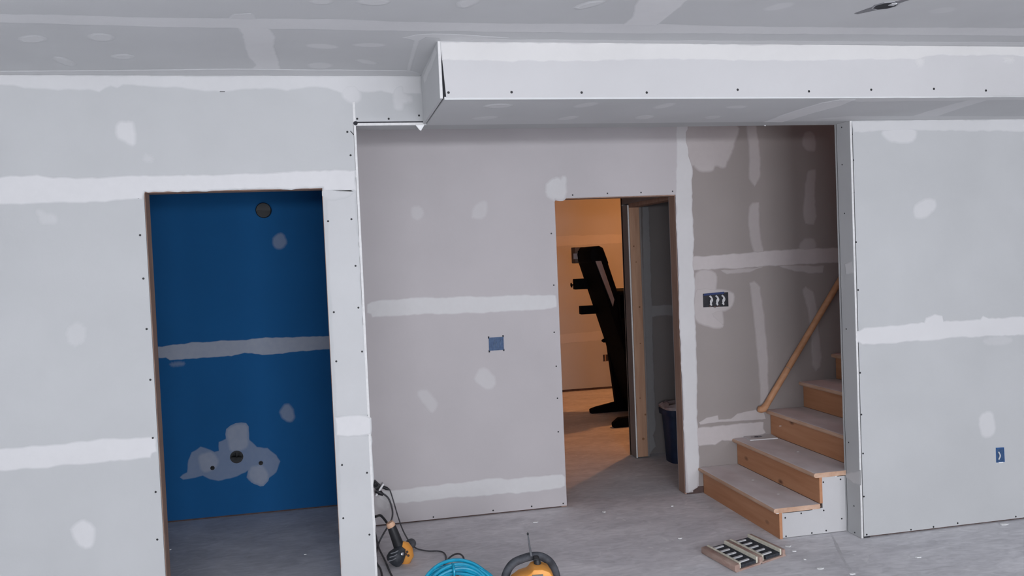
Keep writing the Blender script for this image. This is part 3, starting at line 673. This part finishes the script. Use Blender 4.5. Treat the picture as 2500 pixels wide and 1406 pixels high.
# ceiling junction box with its bracket
cc = at(2162, 13, 'z', ZC)
jb = thing('ceiling_box', cc, 'dark octagonal junction box cut into the ceiling above the soffit', 'junction box')
e1 = (at(2196, 4, 'z', ZC)-at(2124, 24, 'z', ZC)).normalized(); e2 = e1.cross(Vector((0, 0, 1)))
b = MB(); b.prism([cc+e1*math.cos(PI/8+k*PI/4)*.055+e2*math.sin(PI/8+k*PI/4)*.05 for k in range(8)], (0, 0, -.003)); b.build('box_rim', M_METAL, jb)
b = MB(); b.prism([cc+Vector((0,0,-.003))+e1*(math.cos(PI/8+k*PI/4)*.047)+e2*math.sin(PI/8+k*PI/4)*.043 for k in range(8)], (0, 0, -.0006)); b.build('box_opening', M_DARK, jb)
b = MB(); b.prism([cc-e1*.13-e2*.012, cc-e1*.05-e2*.03, cc+e1*.05-e2*.02, cc+e1*.13-e2*.01, cc+e1*.13+e2*.01, cc+e1*.05+e2*.02, cc-e1*.05+e2*.03, cc-e1*.13+e2*.012], (0, 0, -.0012)); b.build('torn_edge', mat('torn_paper', (.22, .22, .23), .9, noise=.3, scale=60), jb)
MB().box((-.012,-.012,-.006), (.012,.012,0), c=cc+e1*.03).build('wire_nut', M_WIRE, jb)

# plugged-in receptacle hanging at the alcove corner
pc = at(927, 1192, 'y', YA)
po = thing('power_outlet', pc, 'loose white receptacle with black plugs in the alcove corner', 'outlet')
R_ = Matrix.Rotation(-.75, 3, 'Y')
MB().box((-.008, -.045, -.045), (.004, -.002, .045), R=Matrix.Rotation(.62, 3, 'Y'), c=pc+Vector((.0, 0, 0))).build('cover_plate', M_WHITE, po, bevel=.002)
b = MB(); b.box((-.02, -.03, -.022), (.018, -.0, .028), c=pc+Vector((-.022, 0, .028)), R=R_); b.lathe([(.016, 0), (.014, .02), (.008, .03)], pc+Vector((-.022, -.02, .028)), (-.4, -.5, .6), 10)
b.build('receptacle_body', M_BLACK, po, bevel=.002)

# ------------------------------------------------------------------ cords
def cord(pts, r, name, label, m=M_CORD, group=None, parts=None):
    P = smooth_path(pts, 7)
    t = thing(name, pts[0], label, 'cord', group)
    MB().tube(P, r, 8).build('cable', m, t, smooth=True)
    return t
YW = YA-.03
t = cord([at(932,1203,'y',YW), at(948,1216,'y',YW-.03), at(957,1240,'y',YW-.06), at(958,1260,'y',YW-.10), at(951,1279,'y',.95), at(938,1300,'y',.85), at(925,1325,'z',.012), at(917,1350,'z',.012), at(905,1375,'z',.012)], .0055, 'extension_cord', 'black cord curving down from the receptacle plug beside the wall post')
b = MB(); q0 = at(918,1197,'y',YW); q1 = at(936,1208,'y',YW-.01); b.tube([q0, q0.lerp(q1,.5), q1], .013, 10, rr=[.016, .017, .008]); b.build('plug', M_BLACK, t, smooth=True)
t = cord([at(949,1194,'y',YW), at(953,1199,'y',YW-.02), at(962,1228,'y',YW-.08), at(972,1262,'y',.95), at(984,1295,'y',.80), at(999,1322,'z',.05), at(1008,1332,'z',.02), at(1020,1340,'z',.008), at(1045,1345,'z',.008), at(1068,1345,'z',.008), at(1083,1349,'z',.008), at(1089,1360,'z',.008), at(1086,1375,'z',.008)], .0042, 'extension_cord', 'thin grey cord from the receptacle over the floor to the teal coil')
b = MB(); q0 = at(933,1188,'y',YW); q1 = at(950,1195,'y',YW-.01); b.tube([q0, q0.lerp(q1,.6), q1], .009, 10, rr=[.009, .011, .006]); b.build('plug', M_BLACK, t, smooth=True)
cord([at(900,1262,'y',.7), at(917,1261,'y',.7), at(928,1258,'y',.62), at(938,1267,'y',.58), at(949,1283,'y',.52)], .0075, 'tool_cord', 'thick black cord arching from the post into the drywall tool handle', M_BLACK)
cord([at(916,1300,'z',.012), at(921,1322,'z',.012), at(926,1340,'z',.02), at(940,1368,'z',.012), at(950,1392,'z',.012), at(964,1420,'z',.012)], .0055, 'floor_cord', 'grey cord running from the post base toward the bottom edge beside the tool')
cord([at(912,1360,'z',.01), at(922,1378,'z',.01), at(930,1392,'z',.01), at(936,1425,'z',.01)], .0055, 'floor_cord', 'short dark cord end hugging the foot of the white wall post')
cord([at(1080,1385,'z',.01), at(1095,1364,'z',.015), at(1108,1354,'z',.03), at(1121,1352,'z',.05), at(1130,1358,'z',.06), at(1133,1370,'z',.05), at(1133,1385,'z',.04)], .005, 'loop_cord', 'dark cord loop rising behind the teal hose coil')

# ------------------------------------------------------------------ drywall tool (yellow-black, standing on its nose)
tb = at(970, 1376, 'z', 0)
YT = tb.y
dt = thing('drywall_tool', tb, 'yellow and black corded drywall cutout tool with a dusty head beside the post', 'power tool')
def ty(px, py, dy=0): return at(px, py, 'y', YT+dy)
h0, h1 = ty(955, 1283), ty(976, 1338)
MB().tube([h0, h0.lerp(h1,.15), h0.lerp(h1, .5), h1], .02, 14, rr=[.023, .026, .028, .032]).build('handle', M_BLACK, dt, smooth=True, label='black rubber grip')
MB().tube([ty(951,1275), ty(954,1281), ty(956,1287)], .02, 14, rr=[.020, .026, .023]).build('end_ring', M_SALM, dt, smooth=True, label='dusty orange ring')
MB().tube([ty(962,1284,-.004), ty(972,1310,-.01), ty(984,1332,-.008)], .006, 8, rr=[.005,.006,.008]).build('trim_stripe', M_SALM, dt, smooth=True)
b0, b1 = ty(982, 1330), ty(996, 1374)
MB().tube([ty(980,1325), ty(985,1332), ty(990,1343), ty(992,1356), ty(988,1370), ty(984,1377)], .03, 18, rr=[.016, .034, .042, .043, .032, .014]).build('motor_housing', M_YEL, dt, smooth=True)
MB().tube([ty(984,1336,-.03), ty(976,1348,-.03), ty(967,1360,-.03), ty(960,1370,-.03), ty(957,1374,-.03)], .03, 18, rr=[.018, .040, .050, .047, .036]).build('nose_guard', M_BLACKH, dt, smooth=True, label='dusty black ribbed nose guard')
b = MB()
for i in range(3):
    q = ty(958+i*3, 1366-i*4, -.078); b.tube([q+Vector((-.022,0,-.006+.012*i)), q+Vector((0,-.008,.0+.012*i)), q+Vector((.02,0,.006+.012*i))], .003, 6)
b.build('vent_rib', mat('rib_grey', (.22, .23, .25), .5, noise=.2, scale=40), dt, smooth=True)
b = MB(); 
for q in (ty(994,1347,-.045), ty(997,1356,-.045), ty(991,1353,-.045)): b.lathe([(.007,0),(.007,.003),(.003,.004)], q, (0,-1,0), 9)
b.build('vent_hole', M_PLATE, dt)
MB().lathe([(.010, 0), (.010, .006), (.004, .009)], ty(982,1352,-.075), (.3,-1,.3), 12).build('collet', M_METAL, dt, smooth=True)
# round disc behind it
rc = at(1006, 1338, 'z', .0)
rr_ = thing('hose_reducer', rc, 'small grey round cap on the floor behind the yellow tool', 'cap')
MB().lathe([(.028, 0), (.030, .006), (.028, .03), (.02, .034), (.006, .036)], rc+Vector((0, 0, .028)), (-.5, -.8, .25), 18).build('cap', M_BLACKD, rr_, smooth=True)
MB().tube([rc+Vector((-.05, -.02, .004)), rc+Vector((-.035, -.02, .035)), rc+Vector((-.01, -.01, .04))], .012, 10).build('neck', mat('grey_plastic', (.28,.28,.30), .6, noise=.1, scale=30), rr_, smooth=True)

# ------------------------------------------------------------------ teal coil
cz = at(1122, 1512, 'z', 0)
tc_ = thing('hose_coil', cz, 'coil of bright teal hose at the bottom edge left of the radio', 'hose')
tilt = .75
def coilpt(an, R, h, sq=.92):
    x, y = R*math.cos(an), R*sq*math.sin(an)
    return cz+Vector((x, y*math.cos(tilt), h*.7+.085+y*math.sin(tilt)))
random.seed(3)
for k in range(12):
    R = .152+.012*(k % 4)+random.uniform(-.003, .003); h = .010*(k//4)*1.6+.012*(k % 2); ph = random.uniform(0, 6)
    P = [coilpt(a*2*PI/48, R+.006*math.sin(3*a*2*PI/48+ph), h+.007*math.sin(2*a*2*PI/48+ph)) for a in range(49)]
    MB().tube(P, .0085, 8, cap=False).build('hose_loop', M_TEAL, tc_, smooth=True)
for an in (1.62, 4.4):
    c = coilpt(an, .16, .02); tg = (coilpt(an+.05, .16, .02)-c).normalized()
    b = MB()
    rad = [Vector((math.cos(an), math.sin(an), 0)), Vector((0, 0, 1))]
    ring = [c+rad[0]*.036*math.cos(q*2*PI/14)+rad[1]*.030*math.sin(q*2*PI/14) for q in range(15)]
    b.tube(ring, .006, 6, cap=False); b.build('tie_loop', M_TEAL, tc_, smooth=True)
# black fittings lying inside the coil
def blk(px, py, z, s, name, label, m=M_BLACK):
    c = at(px, py, 'z', z)
    t = thing(name, c, label, 'fitting')
    MB().box((-s, -s*.7, 0), (s, s*.7, s*1.3), c=c-Vector((0, 0, z*.0))).build('body', m, t, bevel=s*.2)
    MB().lathe([(s*.45, 0), (s*.45, s*.5), (s*.3, s*.8)], c+Vector((s*.3, -.0, s*1.2)), (.3, .1, 1), 12).build('neck', m, t, smooth=True)
    return t
blk(1163, 1475, .0, .082, 'hose_fitting', 'black plug-shaped fitting inside the teal coil', M_BLACKD)
blk(1106, 1448, .0, .045, 'hose_fitting', 'tiny dark fitting inside the coil beside the larger black one', M_BLACKD)

# ------------------------------------------------------------------ jobsite radio
rb = at(1303, 1488, 'z', 0)
rd = thing('jobsite_radio', rb, 'yellow jobsite radio with a black roll cage and antenna at the bottom edge', 'radio')
YR = rb.y
e1 = Vector((math.cos(-.12), math.sin(-.12), 0)); e2 = Vector((math.sin(.12), math.cos(.12), 0)); e3 = Vector((0, 0, 1))
def rl(x, y, z): return rb+e1*x+e2*y+e3*z
def rbox(b, x0, y0, z0, x1, y1, z1, mi=0):
    k = [rl(x, y, z) for x, y, z in ((x0,y0,z0),(x1,y0,z0),(x1,y1,z0),(x0,y1,z0),(x0,y0,z1),(x1,y0,z1),(x1,y1,z1),(x0,y1,z1))]
    return b.add(k, [(0,3,2,1),(4,5,6,7),(0,1,5,4),(1,2,6,5),(2,3,7,6),(3,0,4,7)], mi)
# body front profile (x,z) rounded, swept in depth
prof = [(-.095,.03),(.095,.03),(.108,.10),(.100,.165),(.080,.198),(.045,.214),(.0,.216),(-.015,.190),(-.06,.180),(-.105,.150),(-.105,.08)]
b = MB(); b.prism([rl(x, -.06, z) for x, z in prof], e2*.13); b.build('body', M_YEL, rd, bevel=.012, smooth=True)
for s_, nm, kz in ((-.075, 'roll_cage', .62), (.085, 'roll_cage', .95)):
    ring = [(-.125,.03),(-.132,.10),(-.118,.165),(-.085,.212),(-.03,.235),(.02,.243),(.06,.236),(.098,.205),(.122,.15),(.128,.09),(.12,.03)]
    MB().tube(smooth_path([rl(x, s_, z*kz) for x, z in ring], 5), .0205, 12).build(nm, M_CAGE, rd, smooth=True)
for x, z in ((-.128, .095), (.125, .085), (-.125, .02), (.12, .02)):
    MB().tube([rl(x, -.075, z), rl(x, .085, z)], .013, 10).build('cross_bar', M_BLACKD, rd, smooth=True)
b = MB(); rbox(b, .012, .02, .216, .042, .10, .240); b.build('top_handle', M_BLACK, rd, bevel=.008)
b = MB(); b.lathe([(.016, 0), (.018, .012), (.012, .03)], rl(.030, .02, .205), e3, 12); b.build('antenna_base', M_BLACK, rd, smooth=True)
c = rl(.024, .055, .24)
MB().tube([at(1297, 1357, 'y', c.y), at(1293, 1335, 'y', c.y), at(1289, 1306, 'y', c.y)], .0045, 8, rr=[.006, .0048, .003]).build('antenna', M_METAL if 0 else M_BLACKD, rd, smooth=True)
MB().lathe([(.004, 0), (.0055, .006), (.003, .012)], at(1288.7, 1306, 'y', c.y), (0, 0, 1), 10).build('antenna_tip', M_BLACK, rd, smooth=True)
b = MB(); rbox(b, -.006, -.064, .168, .046, -.057, .192); b.build('display', M_LCD, rd, bevel=.002, label='dull grey display')
b = MB(); b.lathe([(.05, 0), (.05, .014), (.04, .02)], rl(-.055, -.06, .085), -e2, 20); b.build('speaker_grille', M_BLACKD, rd, smooth=True)
b = MB(); b.lathe([(.022, 0), (.022, .016), (.015, .018)], rl(.05, -.06, .085), -e2, 16); b.build('tuning_knob', M_BLACK, rd, smooth=True)
b = MB(); rbox(b, -.12, -.07, 0, .12, .08, .035); b.build('base', M_BLACKD, rd, bevel=.008)

# ------------------------------------------------------------------ slotted wooden tray (bristle rows between wooden rails)
L0, N0, R0, F0 = (at(x, y, 'z', 0) for x, y in ((1712,1352),(1795,1399),(1920,1357),(1836,1318)))
tr_ = thing('boot_brush', (L0+N0+R0+F0)/4, 'wooden boot brush with black and pale bristle rows on the concrete by the stairs', 'boot brush')
def tp(u, v, z):      # u along L0->N0, v along L0->F0
    p = L0.lerp(N0, u).lerp(F0.lerp(R0, u), v); return Vector((p.x, p.y, z))
def tbox(u0, u1, v0, v1, z0, z1, name, m, bevel=.002, b=None, build=True, **kw):
    b = b or MB()
    b.add([tp(u0,v0,z0), tp(u1,v0,z0), tp(u1,v1,z0), tp(u0,v1,z0), tp(u0,v0,z1), tp(u1,v0,z1), tp(u1,v1,z1), tp(u0,v1,z1)], [(0,3,2,1),(4,5,6,7),(0,1,5,4),(1,2,6,5),(2,3,7,6),(3,0,4,7)])
    return b.build(name, m, tr_, bevel=bevel, **kw) if build else b
for v0 in (.02, .52):
    tbox(.0, 1, v0, v0+.47, .0, .010, 'base_board', M_TRAYW)
    tbox(.03, .96, v0+.10, v0+.40, .010, .026, 'bristle_bed', M_INS, bevel=0)
for v0, v1 in ((0, .095), (.47, .535), (.93, .985)):
    tbox(0, 1, v0, v1, .004, .040, 'rail', M_TRAYW, bevel=.005, smooth=True)
for v0 in (.10, .425, .54, .895):
    tbox(.02, .97, v0, v0+.03, .010, .044, 'pale_bristle_row', M_TRAYL, bevel=.003)
for v0 in (.13, .57):
    for k in range(5):
        u = .10+k*.185; tbox(u, u+.045, v0+.01, v0+.22, .020, .032, 'light_bar', M_WIRE, bevel=.001)

# ------------------------------------------------------------------ bin in the closet
bc = Vector((2.555, 2.13, 0))
bn = thing('waste_bin', bc, 'dark blue waste bin with a bag liner inside the closet behind the doorway', 'bin')
b = MB(); hw = .13; hd = .15
def ringpts(sx, sy, z, n=24, p=4):
    out = []
    for k in range(n):
        a = 2*PI*k/n; ca, sa = math.cos(a), math.sin(a)
        out.append(bc+Vector((math.copysign(abs(ca)**(2/p), ca)*sx, math.copysign(abs(sa)**(2/p), sa)*sy, z)))
    return out
def rings(lst, name, m, parent, n=24, cap0=True, cap1=False, **kw):
    b = MB(); k = 0
    for r_ in lst: b.v += r_
    for i in range(len(lst)-1):
        for j in range(n): b.f.append((i*n+j, i*n+(j+1) % n, (i+1)*n+(j+1) % n, (i+1)*n+j)); b.m.append(0)
    if cap0: b.f.append(tuple(range(n))[::-1]); b.m.append(0)
    if cap1: b.f.append(tuple((len(lst)-1)*n+j for j in range(n))); b.m.append(0)
    return b.build(name, m, parent, smooth=True, fix=True, **kw)
rings([ringpts(.115, .10, .0), ringpts(.125, .11, .2), ringpts(.138, .122, .40), ringpts(.136,.12,.40), ringpts(.11,.095,.02)], 'body', M_BIN, bn)
rings([ringpts(.139, .123, .385), ringpts(.155, .138, .387), ringpts(.157, .140, .43), ringpts(.150, .133, .432)], 'rim', M_BIN, bn, cap0=False)
def bagring(s, z, w):
    R = ringpts(.145*s, .128*s, z)
    return [p+Vector((random.uniform(-w, w), random.uniform(-w, w), random.uniform(-w, w))) for p in R]
rings([bagring(1.0, .41, .003), bagring(1.06, .45, .010), bagring(.85, .475, .012), bagring(.62, .42, .015), bagring(.4, .44, .02), bagring(.15, .45, .01)], 'bag_liner', M_BAG, bn, cap0=False, cap1=True)

# ------------------------------------------------------------------ folded treadmill in the back room
YN, YF = 3.86, 4.45
tmx = at(1530, 1030, 'y', YN).x
tm = thing('treadmill', (tmx+.15, (YN+YF)/2, 0), 'folded black treadmill with upright deck in the orange-lit back room', 'treadmill')
LE = [at(x, y, 'y', YF) for x, y in ((1402,612),(1450,755),(1478,838),(1493,900),(1512,965))]
LE = [(p.x, p.z) for p in LE]; LE.append((LE[-1][0]+.04, .12))
RE = [(x+.135, z-.0) for x, z in LE]
b = MB(); b.prism([(x, YN, z) for x, z in LE]+[(x, YN, z) for x, z in reversed(RE)], (0, YF-YN, 0)); b.build('deck', M_TM, tm, bevel=.012)
# grey side rail on the near face
def le(z):
    for (x0, z0), (x1, z1) in zip(LE, LE[1:]):
        if z <= z0 and z >= z1: return x0+(x1-x0)*(z0-z)/(z0-z1)
    return LE[-1][0]
zt0, zt1 = at(1464, 637, 'y', YN).z, at(1500, 748, 'y', YN).z
b = MB(); b.prism([(le(zt0)+.006, YN, zt0), (le(zt0)+.065, YN, zt0), (le(zt1+.06)+.065, YN, zt1+.07), (le(zt1)+.03, YN, zt1)], (0, -.02, 0)); b.build('side_rail', M_TMG, tm, bevel=.003, label='pale grey side rail')
zt2, zt3 = at(1508, 880, 'y', YN).z, at(1518, 905, 'y', YN).z
b = MB(); b.prism([(le(zt2)+.004, YN, zt2), (le(zt2)+.02, YN, zt2), (le(zt3)+.03, YN, zt3), (le(zt3)+.012, YN, zt3)], (0, -.012, 0)); b.build('trim_strip', M_TMG, tm)
# end cap with rear roller block
x_, z_ = LE[0]
b = MB(); b.prism([(x_+.0, YN-.01, z_-.13), (x_-.01, YN-.01, z_-.04), (x_+.02, YN-.01, z_+.03), (x_+.09, YN-.01, z_+.035), (x_+.13, YN-.01, z_+.015), (x_+.185, YN-.01, z_-.15)], (0, YF-YN-.12, 0)); b.build('end_cap', M_TM, tm, bevel=.015, smooth=True)
p = at(1400, 604, 'y', YF-.02); q = at(1421, 642, 'y', YF-.02)
MB().box((p.x-.015, YF-.12, q.z), (q.x, YF+.02, p.z)).build('rear_foot', M_TMP, tm, bevel=.006)
p = at(1400, 619, 'y', YF-.13); q = at(1416, 632, 'y', YF-.13)
MB().box((p.x, YF-.13, q.z), (q.x, YF-.121, p.z)).build('rear_foot_label', M_TMG, tm)
# two grab bars pointing to the left
for (xa, ya, xb, yb) in ((1400, 681, 1455, 704), (1415, 747, 1475, 764)):
    p = at(xa, ya, 'y', YF-.05); q = at(xb, yb, 'y', YF-.05)
    MB().box((p.x, YF-.10, q.z), (q.x+.05, YF-.02, p.z)).build('handlebar', M_TM, tm, bevel=.006)
p = at(1398, 697, 'y', YF-.05)
MB().lathe([(.012, 0), (.025, .005), (.026, .012), (.008, .016), (.008, .06)], p+Vector((-.022, 0, .004)), (1, 0, .1), 12).build('clamp_knob', M_TM, tm, smooth=True)
p = at(1480, 831, 'y', YF-.02); MB().lathe([(.02, 0), (.022, .03), (.01, .05)], p, (-1, 0, 0), 10).build('pivot_bolt', M_TM, tm, smooth=True)
# uprights, console and latch behind the deck
for y_ in (YN-.02, YF-.06):
    u = [at(1503, 722, 'y', YN), at(1530, 800, 'y', YN), at(1545, 990, 'y', YN)]
    b = MB(); b.prism([(u[0].x, y_, u[0].z), (u[0].x+.08, y_, u[0].z+.02), (u[0].x+.26, y_, .07), (u[0].x+.14, y_, .07), (u[0].x+.05, y_, u[1].z)], (0, .07, 0)); b.build('upright', M_TM, tm, bevel=.006)
u = at(1503, 722, 'y', YN)
MB().box((u.x+.02, YN-.02, u.z-.25), (u.x+.30, YF, u.z+.05)).build('console', M_TM, tm, bevel=.02)
MB().box((LE[-1][0]-.02, YN+.02, .06), (LE[-1][0]+.5, YF-.02, .24)).build('motor_cover', M_TM, tm, bevel=.02)
# floor feet
for (px, py, y_, l_) in ((1441, 1003, 4.44, .95), (1496, 1040, 3.62, .7)):
    p = at(px, py, 'y', y_)
    b = MB(); b.prism([(p.x, y_-.035, 0), (p.x+l_, y_-.035, 0), (p.x+l_, y_-.035, .12), (p.x+.45, y_-.035, .135 if l_ > .8 else .10), (p.x+.06, y_-.035, .065 if l_ > .8 else .095), (p.x-.005, y_-.035, .045)], (0, .07, 0))
    b.build('floor_foot', M_TM, tm, bevel=.01, smooth=True)

# ------------------------------------------------------------------ crumbs of drywall on the floor
SC = [(1308,1275,.026,'thin white drywall scrap on the floor below the alcove wall'),
      (1925,1334,.030,'white plaster crumb on the floor right of the boot brush, nearer the stairs'),
      (1938,1346,.022,'small white plaster crumb just right of the boot brush'),
      (1965,1366,.018,'tiny white crumb on open floor beyond the boot brush corner'),
      (2003,1388,.030,'flat white scrap on the floor in front of the stair cheek'),
      (2080,1401,.026,'white scrap at the bottom edge beside the floor crack'),
      (2241,1361,.026,'white chip on the floor in front of the right wall'),
      (2452,1281,.045,'broad white chip against the foot of the right wall'),
      (1660,1315,.018,'tiny white chip on the floor left of the boot brush'),
      (745,1354,.020,'white chip on the floor inside the blue room doorway'),
      (416,1342,.016,'small white chip by the left jamb of the blue room'),
      (1475,1250,.022,'white streak of dust in front of the second doorway'),
      (1640,1236,.018,'white crumb on the floor before the first stair riser')]
for x, y, s_, lb in SC:
    c = at(x, y, 'z', .0); n = 7
    b = MB(); b.prism([c+Vector((math.cos(2*PI*k/n)*s_*random.uniform(.3, .85), math.sin(2*PI*k/n)*s_*random.uniform(.2, .6), .0005)) for k in range(n)], (random.uniform(-.002, .002), 0, .004))
    o = b.build('drywall_scrap', M_CRUMB); tag(o, lb, 'scrap', 'white drywall scraps on the floor')
